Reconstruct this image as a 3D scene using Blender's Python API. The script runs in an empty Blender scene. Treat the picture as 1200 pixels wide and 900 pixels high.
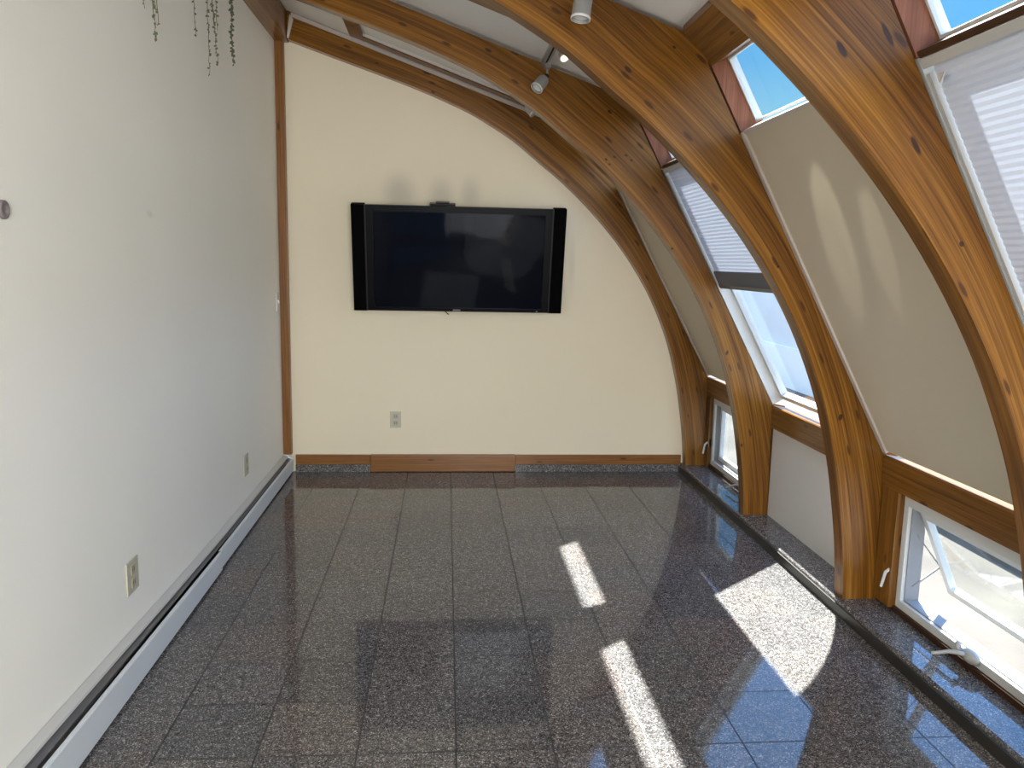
import bpy, bmesh, math, random
from mathutils import Vector, Matrix
random.seed(7)
C = bpy.context.scene
COL = C.collection

# ------------------------------------------------------------------ camera
FPX = 941.5
R_ = Vector((0.99654615, -0.08058003, 0.02006566))
U_ = Vector((-0.00778739, 0.14988674, 0.9886725))
F_ = Vector((0.08267483, 0.98541404, -0.14874155))
cam = bpy.data.cameras.new('camera'); camo = bpy.data.objects.new('camera', cam); COL.objects.link(camo)
cam.sensor_width = 36; cam.lens = FPX / 1200 * 36; cam.clip_start = .02; cam.clip_end = 400
m = Matrix.Identity(4)
for i in range(3):
    m[i][0] = R_[i]; m[i][1] = U_[i]; m[i][2] = -F_[i]
m.translation = (-0.0423, 0, 1.502)
camo.matrix_world = m
C.camera = camo

# ------------------------------------------------------------------ exposure
C.view_settings.view_transform = 'Standard'; C.view_settings.look = 'None'
C.view_settings.gamma = 1; C.view_settings.use_curve_mapping = False
C.view_settings.exposure = 0.27

# ------------------------------------------------------------------ world: clear sky, hazy at the horizon
W = bpy.data.worlds.new('sky'); C.world = W; W.use_nodes = True
nt = W.node_tree; nt.nodes.clear()
N = nt.nodes.new; L = nt.links.new
out = N('ShaderNodeOutputWorld'); bg = N('ShaderNodeBackground'); tc = N('ShaderNodeTexCoord')
sx = N('ShaderNodeSeparateXYZ'); L(tc.outputs['Generated'], sx.inputs[0])
rp = N('ShaderNodeValToRGB'); L(sx.outputs['Z'], rp.inputs[0])
el = rp.color_ramp.elements
el[0].position = 0.0; el[0].color = (.66, .80, .88, 1)
el[1].position = 1.0; el[1].color = (1.0, 1.9, 3.9, 1)
for pos, c in ((.06, (.60, .80, .88)), (.125, (.52, .82, .88)), (.17, (.28, .64, .90)), (.23, (.15, .50, .90)), (.32, (.16, .52, 1.05)), (.42, (.8, 1.7, 3.6))):
    e = el.new(pos); e.color = (*c, 1)
# unseen white cloud added behind the viewer to brighten the room
nz = N('ShaderNodeTexNoise'); nz.inputs['Scale'].default_value = 2.2; nz.inputs['Detail'].default_value = 6
mp = N('ShaderNodeMapping'); mp.inputs['Scale'].default_value = (1, 1, 3); L(tc.outputs['Generated'], mp.inputs[0]); L(mp.outputs[0], nz.inputs[0])
mr = N('ShaderNodeMapRange'); mr.inputs['From Min'].default_value = .42; mr.inputs['From Max'].default_value = .62; L(nz.outputs[0], mr.inputs[0])
m2 = N('ShaderNodeMapRange'); m2.inputs['From Min'].default_value = -.1; m2.inputs['From Max'].default_value = .5
neg = N('ShaderNodeMath'); neg.operation = 'MULTIPLY'; neg.inputs[1].default_value = -1; L(sx.outputs['Y'], neg.inputs[0]); L(neg.outputs[0], m2.inputs[0])
mu = N('ShaderNodeMath'); mu.operation = 'MULTIPLY'; L(mr.outputs[0], mu.inputs[0]); L(m2.outputs[0], mu.inputs[1])
mix = N('ShaderNodeMixRGB'); L(mu.outputs[0], mix.inputs[0]); L(rp.outputs[0], mix.inputs[1]); mix.inputs[2].default_value = (1.6, 1.6, 1.6, 1)
L(mix.outputs[0], bg.inputs[0]); bg.inputs[1].default_value = 1.0; L(bg.outputs[0], out.inputs[0])

# ------------------------------------------------------------------ sun
SUN = Vector((.218, .65, 1.0)).normalized()
sl = bpy.data.lights.new('sun', 'SUN'); sl.energy = 26; sl.angle = math.radians(.8); sl.color = (1, .985, .96)
so = bpy.data.objects.new('sun', sl); COL.objects.link(so)
so.rotation_euler = SUN.to_track_quat('Z', 'Y').to_euler(); so.location = SUN * 20

def area(name, loc, direction, sx_, sy_, power, col):
    l = bpy.data.lights.new(name, 'AREA'); l.shape = 'RECTANGLE'; l.size = sx_; l.size_y = sy_; l.energy = power; l.color = col
    o = bpy.data.objects.new(name, l); COL.objects.link(o); o.location = loc
    o.rotation_euler = Vector(direction).to_track_quat('-Z', 'Y').to_euler(); return o
# added fill lights behind the viewer, standing in for unseen windows
area('fill_light_end', (.7, -3.85, 1.35), (-.22, 1, .05), 1.6, 2.0, 190, (.95, .975, 1))
area('fill_light_roof', (-.1, -1.1, 2.62), (-.1, .45, -1), .9, 2.0, 34, (.95, .97, 1))
area('fill_light_side', (1.2, -1.3, 1.45), (-.6, 1, .10), 2.2, 1.2, 42, (.90, .955, 1))

# ------------------------------------------------------------------ materials
def newmat(name):
    m_ = bpy.data.materials.new(name); m_.use_nodes = True
    return m_, m_.node_tree, m_.node_tree.nodes['Principled BSDF']
def plain(name, col, rough=.6, metal=0, spec=.5, bump=0, bscale=200, var=0):
    m_, t, b = newmat(name)
    b.inputs['Base Color'].default_value = (*col, 1); b.inputs['Roughness'].default_value = rough
    b.inputs['Metallic'].default_value = metal; b.inputs['Specular IOR Level'].default_value = spec
    tc_ = t.nodes.new('ShaderNodeTexCoord')
    if var:
        n = t.nodes.new('ShaderNodeTexNoise'); n.inputs['Scale'].default_value = 1.7; n.inputs['Detail'].default_value = 4
        t.links.new(tc_.outputs['Object'], n.inputs['Vector'])
        r = t.nodes.new('ShaderNodeValToRGB'); t.links.new(n.outputs[0], r.inputs[0])
        r.color_ramp.elements[0].position = .3; r.color_ramp.elements[1].position = .7
        r.color_ramp.elements[0].color = (*[c * (1 - var) for c in col], 1); r.color_ramp.elements[1].color = (*[min(1, c * (1 + var)) for c in col], 1)
        t.links.new(r.outputs[0], b.inputs['Base Color'])
    if bump:
        n = t.nodes.new('ShaderNodeTexNoise'); n.inputs['Scale'].default_value = bscale; n.inputs['Detail'].default_value = 2
        t.links.new(tc_.outputs['Object'], n.inputs['Vector'])
        bp = t.nodes.new('ShaderNodeBump'); bp.inputs['Strength'].default_value = bump; bp.inputs['Distance'].default_value = .002
        t.links.new(n.outputs[0], bp.inputs['Height']); t.links.new(bp.outputs[0], b.inputs['Normal'])
    return m_

def spots_to(t, b, colsock, spots, tone):
    """darken the colour at given object-space places: (x, z, rx, rz, angle, strength), seen on one flat face"""
    tc_ = t.nodes.new('ShaderNodeTexCoord')
    cur = colsock
    for s in spots:
        px, py, pz, rx, ry, rz, ang, st = s
        mp_ = t.nodes.new('ShaderNodeMapping'); mp_.vector_type = 'TEXTURE'
        mp_.inputs['Location'].default_value = (px, py, pz); mp_.inputs['Rotation'].default_value = (0, ang, 0); mp_.inputs['Scale'].default_value = (rx, ry, rz)
        t.links.new(tc_.outputs['Object'], mp_.inputs[0])
        ln = t.nodes.new('ShaderNodeVectorMath'); ln.operation = 'LENGTH'; t.links.new(mp_.outputs[0], ln.inputs[0])
        r = t.nodes.new('ShaderNodeMapRange'); r.interpolation_type = 'SMOOTHSTEP'
        r.inputs['From Min'].default_value = 1.0; r.inputs['From Max'].default_value = .55 if st > .5 else .1
        r.inputs['To Max'].default_value = st
        t.links.new(ln.outputs['Value'], r.inputs[0])
        mx = t.nodes.new('ShaderNodeMixRGB'); t.links.new(r.outputs[0], mx.inputs[0]); t.links.new(cur, mx.inputs[1]); mx.inputs[2].default_value = (*tone, 1)
        cur = mx.outputs[0]
    t.links.new(cur, b.inputs['Base Color'])

def wood(name, c1, c2, c3, rough=.3, coat=.25, spots=(), scale=1.0, lam=True):
    """varnished softwood; grain runs along UV.x (metres)"""
    m_, t, b = newmat(name)
    uv = t.nodes.new('ShaderNodeUVMap')
    mp_ = t.nodes.new('ShaderNodeMapping'); mp_.inputs['Scale'].default_value = (.55 * scale, 30 * scale, 1)
    t.links.new(uv.outputs[0], mp_.inputs[0])
    n = t.nodes.new('ShaderNodeTexNoise'); n.inputs['Scale'].default_value = 2.2; n.inputs['Detail'].default_value = 7; n.inputs['Roughness'].default_value = .62; n.inputs['Distortion'].default_value = .12
    t.links.new(mp_.outputs[0], n.inputs['Vector'])
    mp3 = t.nodes.new('ShaderNodeMapping'); mp3.inputs['Scale'].default_value = (2.2 * scale, 150 * scale, 1)
    t.links.new(uv.outputs[0], mp3.inputs[0])
    n3 = t.nodes.new('ShaderNodeTexNoise'); n3.inputs['Scale'].default_value = 1.6; n3.inputs['Detail'].default_value = 4
    t.links.new(mp3.outputs[0], n3.inputs['Vector'])
    md = t.nodes.new('ShaderNodeMath'); md.operation = 'MULTIPLY_ADD'; md.inputs[1].default_value = .6; md.inputs[2].default_value = -.30
    t.links.new(n3.outputs[0], md.inputs[0])
    ad = t.nodes.new('ShaderNodeMath'); ad.operation = 'ADD'; t.links.new(n.outputs[0], ad.inputs[0]); t.links.new(md.outputs[0], ad.inputs[1])
    fac = ad.outputs[0]
    if lam:   # each lamination has its own tone
        sp = t.nodes.new('ShaderNodeSeparateXYZ'); t.links.new(uv.outputs[0], sp.inputs[0])
        dv = t.nodes.new('ShaderNodeMath'); dv.operation = 'MULTIPLY'; dv.inputs[1].default_value = 1 / .036; t.links.new(sp.outputs['Y'], dv.inputs[0])
        fl = t.nodes.new('ShaderNodeMath'); fl.operation = 'FLOOR'; t.links.new(dv.outputs[0], fl.inputs[0])
        wn = t.nodes.new('ShaderNodeTexWhiteNoise'); wn.noise_dimensions = '1D'; t.links.new(fl.outputs[0], wn.inputs['W'])
        ml = t.nodes.new('ShaderNodeMath'); ml.operation = 'MULTIPLY_ADD'; ml.inputs[1].default_value = .16; ml.inputs[2].default_value = -.08; t.links.new(wn.outputs[0], ml.inputs[0])
        a2 = t.nodes.new('ShaderNodeMath'); a2.operation = 'ADD'; t.links.new(fac, a2.inputs[0]); t.links.new(ml.outputs[0], a2.inputs[1]); fac = a2.outputs[0]
    r = t.nodes.new('ShaderNodeValToRGB'); t.links.new(fac, r.inputs[0]); e = r.color_ramp.elements
    e[0].position = .3; e[0].color = (*c1, 1); e[1].position = .72; e[1].color = (*c3, 1); x = e.new(.5); x.color = (*c2, 1)
    # scattered small knots
    mp4 = t.nodes.new('ShaderNodeMapping'); mp4.inputs['Scale'].default_value = (2.2, 7, 1); t.links.new(uv.outputs[0], mp4.inputs[0])
    v = t.nodes.new('ShaderNodeTexVoronoi'); v.inputs['Scale'].default_value = 1.0; v.voronoi_dimensions = '2D'; t.links.new(mp4.outputs[0], v.inputs['Vector'])
    kr = t.nodes.new('ShaderNodeMapRange'); kr.interpolation_type = 'SMOOTHSTEP'; kr.inputs['From Min'].default_value = .075; kr.inputs['From Max'].default_value = .03; kr.inputs['To Max'].default_value = .8
    t.links.new(v.outputs['Distance'], kr.inputs[0])
    km = t.nodes.new('ShaderNodeMixRGB'); t.links.new(kr.outputs[0], km.inputs[0]); t.links.new(r.outputs[0], km.inputs[1]); km.inputs[2].default_value = (.045, .014, .004, 1)
    spots_to(t, b, km.outputs[0], spots, (.03, .012, .006))
    b.inputs['Specular IOR Level'].default_value = .3; b.inputs['Roughness'].default_value = rough; b.inputs['Coat Weight'].default_value = coat; b.inputs['Coat Roughness'].default_value = .22
    bp = t.nodes.new('ShaderNodeBump'); bp.inputs['Strength'].default_value = .15; bp.inputs['Distance'].default_value = .001
    t.links.new(n3.outputs[0], bp.inputs['Height']); t.links.new(bp.outputs[0], b.inputs['Normal'])
    return m_

WC = ((.090, .031, .0028), (.190, .074, .0065), (.31, .138, .018))
M = {}
M['wood'] = wood('glulam_wood', *WC)
M['beam'] = wood('beam_wood', (.105, .038, .0045), (.20, .080, .011), (.30, .138, .027), lam=False)
M['trimwood'] = wood('trim_wood', (.12, .043, .006), (.21, .080, .012), (.28, .118, .022), rough=.4, coat=.15, lam=False, scale=1.5)
M['redwood'] = wood('jamb_wood', (.19, .066, .030), (.26, .096, .048), (.32, .13, .07), rough=.55, coat=0, lam=False)
M['darkwood'] = wood('dark_sill_wood', (.035, .014, .007), (.06, .024, .01), (.09, .04, .018), rough=.5, coat=.1, lam=False)

def wallmat(name, col, spots=(), tone=(.3, .28, .26), var=.02):
    m_, t, b = newmat(name)
    tc_ = t.nodes.new('ShaderNodeTexCoord'); n = t.nodes.new('ShaderNodeTexNoise'); n.inputs['Scale'].default_value = 1.1; n.inputs['Detail'].default_value = 5
    t.links.new(tc_.outputs['Object'], n.inputs['Vector'])
    r = t.nodes.new('ShaderNodeValToRGB'); t.links.new(n.outputs[0], r.inputs[0])
    r.color_ramp.elements[0].position = .3; r.color_ramp.elements[1].position = .7
    r.color_ramp.elements[0].color = (*[c * (1 - var) for c in col], 1); r.color_ramp.elements[1].color = (*[c * (1 + var) for c in col], 1)
    spots_to(t, b, r.outputs[0], spots, tone)
    b.inputs['Roughness'].default_value = .62; b.inputs['Specular IOR Level'].default_value = .35
    n2 = t.nodes.new('ShaderNodeTexNoise'); n2.inputs['Scale'].default_value = 140; t.links.new(tc_.outputs['Object'], n2.inputs['Vector'])
    bp = t.nodes.new('ShaderNodeBump'); bp.inputs['Strength'].default_value = .12; bp.inputs['Distance'].default_value = .002
    t.links.new(n2.outputs[0], bp.inputs['Height']); t.links.new(bp.outputs[0], b.inputs['Normal'])
    return m_
M['leftwall'] = wallmat('painted_wall_left', (.88, .85, .765),
    [(-1.18, 3.255, 1.66, .05, .05, .018, 0, .22)], (.45, .38, .35))
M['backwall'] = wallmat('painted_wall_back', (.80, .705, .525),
    [(-.37, 5.70, 1.96, .17, .05, .20, 0, .42), (-.08, 5.70, 1.95, .13, .05, .18, 0, .34), (.12, 5.70, 1.97, .11, .05, .17, 0, .30), (.845, 5.70, 1.50, .035, .05, .26, 0, .16)], (.34, .31, .27))  # stains above the television; the last spot is its side shadow, painted in
M['panel'] = plain('cream_panel_paint', (.66, .575, .44), .7, bump=.1, var=.03)
M['white'] = plain('white_paint', (.78, .76, .72), .45)
M['ceiling'] = plain('ceiling_paint', (.88, .86, .82), .85, bump=.9, bscale=150)
M['rim'] = plain('pale_rim', (.60, .53, .47), .5)
M['vinyl'] = plain('white_window_vinyl', (.72, .73, .71), .35)
M['vinylgrey'] = plain('grey_gasket', (.30, .31, .33), .5)
M['heater'] = plain('heater_enamel', (.66, .70, .72), .32, bump=.15, bscale=30)
M['heatertop'] = plain('heater_hood_enamel', (.56, .555, .53), .4)
M['damper'] = plain('grey_damper_metal', (.16, .16, .165), .4, metal=.4)
M['black'] = plain('black_gap', (.006, .006, .006), .8)
M['tvblack'] = plain('tv_gloss_black', (.004, .004, .0045), .3, spec=.12)
M['tvspk'] = plain('tv_speaker_cloth', (.002, .002, .0022), .9, spec=.05)
M['tvedge'] = plain('tv_dark_trim', (.022, .020, .018), .4, spec=.2)
M['ivory'] = plain('ivory_plate', (.50, .47, .36), .4)
M['ivory2'] = plain('ivory_receptacle', (.42, .37, .27), .4)
M['slot'] = plain('socket_slot', (.03, .025, .02), .7)
M['metal'] = plain('brushed_spotlight', (.42, .42, .41), .35, metal=.6)
M['knob'] = plain('grey_wall_cap', (.20, .17, .165), .5)
M['crank'] = plain('crank_handle_cream', (.50, .48, .44), .4)
M['leaf'] = plain('leaf_green', (.105, .125, .065), .6, var=.3)
M['stem'] = plain('dry_stem', (.10, .075, .04), .7)
M['pot'] = plain('terracotta_pot', (.35, .15, .08), .8)
M['ground'] = plain('outdoor_gravel', (.070, .062, .047), .9, bump=.6, bscale=60, var=.35)
M['parapet'] = plain('parapet_paint', (.92, .90, .84), .8, var=.03)
M['kerbwhite'] = plain('white_masonry', (.42, .47, .44), .85, var=.03)
M['darkstone'] = plain('dark_stone_edge', (.030, .026, .022), .35)
M['farblue'] = plain('hazy_blue_wall', (.76, .76, .74), .9, var=.05)
M['stack'] = plain('shaded_stack_cloth', (.17, .17, .185), .8)  # dark grey carries the shade of layered cloth blocking the light
M['logo'] = plain('silver_logo', (.25, .25, .25), .4)

m_, t, b = newmat('tv_screen_glass')
b.inputs['Base Color'].default_value = (.003, .004, .008, 1); b.inputs['Roughness'].default_value = .035
b.inputs['Specular IOR Level'].default_value = .13; M['screen'] = m_

m_, t, b = newmat('window_glass'); t.nodes.remove(b)
o_ = t.nodes['Material Output']; tr = t.nodes.new('ShaderNodeBsdfTransparent'); tr.inputs[0].default_value = (.95, .975, .97, 1)
gl = t.nodes.new('ShaderNodeBsdfGlossy'); gl.inputs['Roughness'].default_value = .02
lw = t.nodes.new('ShaderNodeLayerWeight'); pw = t.nodes.new('ShaderNodeMath'); pw.operation = 'POWER'; pw.inputs[1].default_value = 5; t.links.new(lw.outputs['Facing'], pw.inputs[0])
fr = t.nodes.new('ShaderNodeMath'); fr.operation = 'MULTIPLY_ADD'; fr.inputs[1].default_value = .9; fr.inputs[2].default_value = .025; t.links.new(pw.outputs[0], fr.inputs[0]); mx = t.nodes.new('ShaderNodeMixShader')
t.links.new(fr.outputs[0], mx.inputs[0]); t.links.new(tr.outputs[0], mx.inputs[1]); t.links.new(gl.outputs[0], mx.inputs[2]); t.links.new(mx.outputs[0], o_.inputs[0])
M['glass'] = m_

m_, t, b = newmat('pleated_blind_cloth'); t.nodes.remove(b)
o_ = t.nodes['Material Output']; df = t.nodes.new('ShaderNodeBsdfDiffuse'); df.inputs[0].default_value = (.78, .79, .82, 1)
tl = t.nodes.new('ShaderNodeBsdfTranslucent'); tl.inputs[0].default_value = (.34, .37, .44, 1); mx = t.nodes.new('ShaderNodeMixShader'); mx.inputs[0].default_value = .16
t.links.new(df.outputs[0], mx.inputs[1]); t.links.new(tl.outputs[0], mx.inputs[2]); t.links.new(mx.outputs[0], o_.inputs[0])
M['blind'] = m_

def emis(name, col, s):
    m_, t, b = newmat(name); b.inputs['Emission Color'].default_value = (*col, 1); b.inputs['Emission Strength'].default_value = s; return m_
M['bulb'] = emis('warm_bulb', (1, .80, .52), 6)

# polished granite tiles
def granite(name, tiles=True):
    m_, t, b = newmat(name); n_ = t.nodes.new; l_ = t.links.new
    tc_ = n_('ShaderNodeTexCoord')
    vo = n_('ShaderNodeTexVoronoi'); vo.inputs['Scale'].default_value = 300; l_(tc_.outputs['Object'], vo.inputs['Vector'])
    sp = n_('ShaderNodeSeparateColor'); l_(vo.outputs['Color'], sp.inputs[0])
    r = n_('ShaderNodeValToRGB'); l_(sp.outputs[0], r.inputs[0]); r.color_ramp.interpolation = 'CONSTANT'; e = r.color_ramp.elements
    e[0].position = 0; e[0].color = (.036, .034, .034, 1); e[1].position = .22; e[1].color = (.088, .082, .080, 1)
    for p_, c_ in ((.50, (.135, .126, .121)), (.76, (.215, .200, .192)), (.93, (.42, .40, .38))):
        x = e.new(p_); x.color = (*c_, 1)
    n1 = n_('ShaderNodeTexNoise'); n1.inputs['Scale'].default_value = 45; n1.inputs['Detail'].default_value = 3; l_(tc_.outputs['Object'], n1.inputs['Vector'])
    mr_ = n_('ShaderNodeMapRange'); mr_.inputs['From Min'].default_value = .3; mr_.inputs['From Max'].default_value = .7; mr_.inputs['To Min'].default_value = .7; mr_.inputs['To Max'].default_value = 1.3; l_(n1.outputs[0], mr_.inputs[0])
    mm = n_('ShaderNodeMixRGB'); mm.blend_type = 'MULTIPLY'; mm.inputs[0].default_value = 1; l_(r.outputs[0], mm.inputs[1]); l_(mr_.outputs[0], mm.inputs[2])
    cur = mm.outputs[0]
    b.inputs['Roughness'].default_value = .05; b.inputs['Specular IOR Level'].default_value = .36
    if tiles:
        TW = .3048; OY = 5.3487
        mp_ = n_('ShaderNodeMapping'); mp_.inputs['Location'].default_value = (0, -OY / TW, 0); mp_.inputs['Scale'].default_value = (1 / TW, 1 / TW, 0); l_(tc_.outputs['Object'], mp_.inputs[0])
        fl = n_('ShaderNodeVectorMath'); fl.operation = 'FLOOR'; l_(mp_.outputs[0], fl.inputs[0])
        wn = n_('ShaderNodeTexWhiteNoise'); l_(fl.outputs[0], wn.inputs['Vector'])
        tr_ = n_('ShaderNodeValToRGB'); l_(wn.outputs['Value'], tr_.inputs[0]); e = tr_.color_ramp.elements
        e[0].position = 0; e[0].color = (.84, .85, .86, 1); e[1].position = 1; e[1].color = (1.10, .97, .93, 1); x = e.new(.45); x.color = (1, .98, .98, 1); x = e.new(.75); x.color = (1.05, 1.03, 1.0, 1)
        m3 = n_('ShaderNodeMixRGB'); m3.blend_type = 'MULTIPLY'; m3.inputs[0].default_value = 1; l_(cur, m3.inputs[1]); l_(tr_.outputs[0], m3.inputs[2]); cur = m3.outputs[0]
        fc = n_('ShaderNodeVectorMath'); fc.operation = 'FRACTION'; l_(mp_.outputs[0], fc.inputs[0])
        s2 = n_('ShaderNodeSeparateXYZ'); l_(fc.outputs[0], s2.inputs[0])
        def edge(sock):
            a = n_('ShaderNodeMath'); a.operation = 'SUBTRACT'; a.inputs[1].default_value = .5; l_(sock, a.inputs[0])
            c = n_('ShaderNodeMath'); c.operation = 'ABSOLUTE'; l_(a.outputs[0], c.inputs[0])
            d = n_('ShaderNodeMath'); d.operation = 'GREATER_THAN'; d.inputs[1].default_value = .5 - .008; l_(c.outputs[0], d.inputs[0]); return d.outputs[0]
        g = n_('ShaderNodeMath'); g.operation = 'MAXIMUM'; l_(edge(s2.outputs[0]), g.inputs[0]); l_(edge(s2.outputs[1]), g.inputs[1])
        m4 = n_('ShaderNodeMixRGB'); l_(g.outputs[0], m4.inputs[0]); l_(cur, m4.inputs[1]); m4.inputs[2].default_value = (.03, .028, .028, 1); cur = m4.outputs[0]
        rr = n_('ShaderNodeMapRange'); l_(g.outputs[0], rr.inputs[0]); rr.inputs['To Min'].default_value = .05; rr.inputs['To Max'].default_value = .5; l_(rr.outputs[0], b.inputs['Roughness'])
        # every tile sits a hair out of level
        ns = n_('ShaderNodeVectorMath'); ns.operation = 'SUBTRACT'; ns.inputs[1].default_value = (.5, .5, .5); l_(wn.outputs['Color'], ns.inputs[0])
        sc = n_('ShaderNodeVectorMath'); sc.operation = 'SCALE'; sc.inputs['Scale'].default_value = .006; l_(ns.outputs[0], sc.inputs[0])
        ge = n_('ShaderNodeNewGeometry'); a5 = n_('ShaderNodeVectorMath'); a5.operation = 'ADD'; l_(ge.outputs['Normal'], a5.inputs[0]); l_(sc.outputs[0], a5.inputs[1]); l_(a5.outputs[0], b.inputs['Normal'])
    l_(cur, b.inputs['Base Color'])
    return m_
M['floor'] = granite('granite_floor_tiles'); M['granite'] = granite('granite_slab', False)

# ------------------------------------------------------------------ mesh helpers
def uvbox(bm):
    """metric UVs: grain along the longest axis of the whole mesh"""
    uv = bm.loops.layers.uv.verify()
    xs = [v.co for v in bm.verts]
    ext = [max(c[i] for c in xs) - min(c[i] for c in xs) for i in range(3)]
    la = ext.index(max(ext)); ot = [i for i in range(3) if i != la]
    for f in bm.faces:
        n = f.normal
        for l in f.loops:
            c = l.vert.co
            if abs(n[la]) > .8: l[uv].uv = (c[ot[0]], c[ot[1]])
            else:
                k = ot[0] if abs(n[ot[0]]) < abs(n[ot[1]]) else ot[1]
                l[uv].uv = (c[la], c[k] + .37 * (k == ot[1]))
def mk(name, bm, mat, parent=None, smooth=False, bevel=0, keepuv=False):
    bm.normal_update()
    bmesh.ops.recalc_face_normals(bm, faces=bm.faces)
    if bevel:
        es = [e for e in bm.edges if len(e.link_faces) == 2 and e.calc_face_angle(0) > .6]
        bmesh.ops.bevel(bm, geom=es, offset=bevel, segments=2, affect='EDGES', profile=.7)
        bm.normal_update()
    if not keepuv: uvbox(bm)
    me = bpy.data.meshes.new(name); bm.to_mesh(me); bm.free(); me.materials.append(M[mat] if isinstance(mat, str) else mat)
    if smooth:
        for p_ in me.polygons: p_.use_smooth = True
    o = bpy.data.objects.new(name, me); COL.objects.link(o)
    if parent is not None: o.parent = parent
    return o
def B(): return bmesh.new()
def box(bm, x0, x1, y0, y1, z0, z1, mat=None):
    vs = [bm.verts.new(v) for v in ((x0,y0,z0),(x1,y0,z0),(x1,y1,z0),(x0,y1,z0),(x0,y0,z1),(x1,y0,z1),(x1,y1,z1),(x0,y1,z1))]
    if mat is not None:
        for v in vs: v.co = mat @ v.co
    for f in ((3,2,1,0),(4,5,6,7),(0,1,5,4),(1,2,6,5),(2,3,7,6),(3,0,4,7)): bm.faces.new([vs[i] for i in f])
    return bm
def prism(bm, pts, y0, y1):
    """polygon in x,z pulled along y"""
    a = [bm.verts.new((p_[0], y0, p_[1])) for p_ in pts]; c = [bm.verts.new((p_[0], y1, p_[1])) for p_ in pts]; n = len(pts)
    bm.faces.new(a); bm.faces.new(c[::-1])
    for i in range(n): bm.faces.new([a[i], c[i], c[(i + 1) % n], a[(i + 1) % n]])
    return bm
def tube(bm, path, r, seg=10, r2=None):
    rings = []; n = len(path)
    for i, p_ in enumerate(path):
        p_ = Vector(p_); d = (Vector(path[min(i + 1, n - 1)]) - Vector(path[max(i - 1, 0)])).normalized()
        a = d.orthogonal().normalized() if i == 0 else (pa - d * pa.dot(d)).normalized(); pa = a; b_ = d.cross(a)
        rr = r if r2 is None else r + (r2 - r) * i / (n - 1)
        rings.append([bm.verts.new(p_ + rr * (math.cos(k * 2 * math.pi / seg) * a + math.sin(k * 2 * math.pi / seg) * b_)) for k in range(seg)])
    for i in range(n - 1):
        for k in range(seg): bm.faces.new([rings[i][k], rings[i][(k + 1) % seg], rings[i + 1][(k + 1) % seg], rings[i + 1][k]])
    bm.faces.new(rings[0][::-1]); bm.faces.new(rings[-1]); return bm
def lathe(bm, prof, origin, axis, seg=20):
    axis = Vector(axis).normalized(); a = axis.orthogonal().normalized(); b_ = axis.cross(a); o = Vector(origin); rings = []
    for r, h in prof: rings.append([bm.verts.new(o + axis * h + max(r, 1e-4) * (math.cos(k * 2 * math.pi / seg) * a + math.sin(k * 2 * math.pi / seg) * b_)) for k in range(seg)])
    for i in range(len(prof) - 1):
        for k in range(seg): bm.faces.new([rings[i][k], rings[i][(k + 1) % seg], rings[i + 1][(k + 1) % seg], rings[i + 1][k]])
    bm.faces.new(rings[0][::-1]); bm.faces.new(rings[-1]); return bm
def tag(o, label, cat, group=None, kind=None):
    o['label'] = label; o['category'] = cat
    if group: o['group'] = group
    if kind: o['kind'] = kind
    return o
def thing(name, loc, label, cat, group=None):
    o = bpy.data.objects.new(name, None); COL.objects.link(o); o.location = loc; o.empty_display_size = .05
    bpy.context.view_layer.update()
    return tag(o, label, cat, group)
def part(name, bm, mat, par, **k):
    """mesh given in world space, parented with an offset so that it stays put"""
    o = mk(name, bm, mat, None, **k); o.parent = par
    w = Vector((0, 0, 0)); p_ = par
    while p_ is not None: w += p_.location; p_ = p_.parent
    for v in o.data.vertices: v.co -= w
    return o
def struct(name, bm, mat, **k):
    o = mk(name, bm, mat, **k); o['kind'] = 'structure'; return o

# ------------------------------------------------------------------ dimensions
WX = -1.18; BY = 5.70; RY = -4.0
RT = .08
RYS = [5.62, 4.45, 3.245, 2.03, .82]      # near faces of the rafters, far to near
def ceilz(x): return 2.715 - .35 * x
GA = Vector((.97, 2.33)); GB = Vector((1.85, .72)); GT = (GB - GA).normalized(); GN = Vector((-GT.y, GT.x))   # GN points outwards
if GN.x < 0: GN = -GN
def g(s, off=0):
    """point on the sloping glazing line: s metres down from its top, off metres outwards"""
    v = GA + GT * s + GN * off; return (v.x, v.y)
SL = (GB - GA).length

# ------------------------------------------------------------------ floor, walls
struct('floor', box(B(), -1.35, 1.95, RY - .1, BY + .1, -.12, 0), 'floor')
struct('wall_left', box(B(), WX - .12, WX, RY, BY + .1, 0, 3.3), 'leftwall')
struct('wall_back', prism(B(), [(WX, 0), (1.86, 0), (1.86, .72), (.93, 2.42), (.92, 2.45), (WX, ceilz(WX) + .1)], BY, BY + .12), 'backwall')
# rear wall behind the viewer, with a wide glazed opening
rw = B(); box(rw, WX, -1.1, RY - .1, RY, 0, 3.1); box(rw, -1.1, 1.3, RY - .1, RY, 2.42, 2.6); box(rw, 1.3, 1.9, RY - .1, RY, 0, 1.9)
struct('wall_rear', rw, 'leftwall')
struct('ceiling', prism(B(), [(WX - .1, ceilz(WX - .1) + .022), (.93, ceilz(.93) + .022), (.93, ceilz(.93) + .12), (WX - .1, ceilz(WX - .1) + .12)], RY, BY + .1), 'ceiling')
# right side behind the viewer: plain sloping wall over a low wall
struct('wall_right', prism(B(), [(.92, 2.42), (1.85, .72), (1.85, .0), (1.97, .0), (1.97, .75), (1.03, 2.5)], RY, .80), 'panel')
# granite ledge along the window side
bm = B(); prism(bm, [(1.69, 0), (1.69, .048), (1.693, .056), (1.70, .06), (1.98, .06), (1.98, 0)], RY, BY)
struct('trim_1', bm, 'granite')
struct('trim_6', box(B(), 1.682, 1.6895, RY, BY - .03, 0, .046), 'darkstone')
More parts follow.
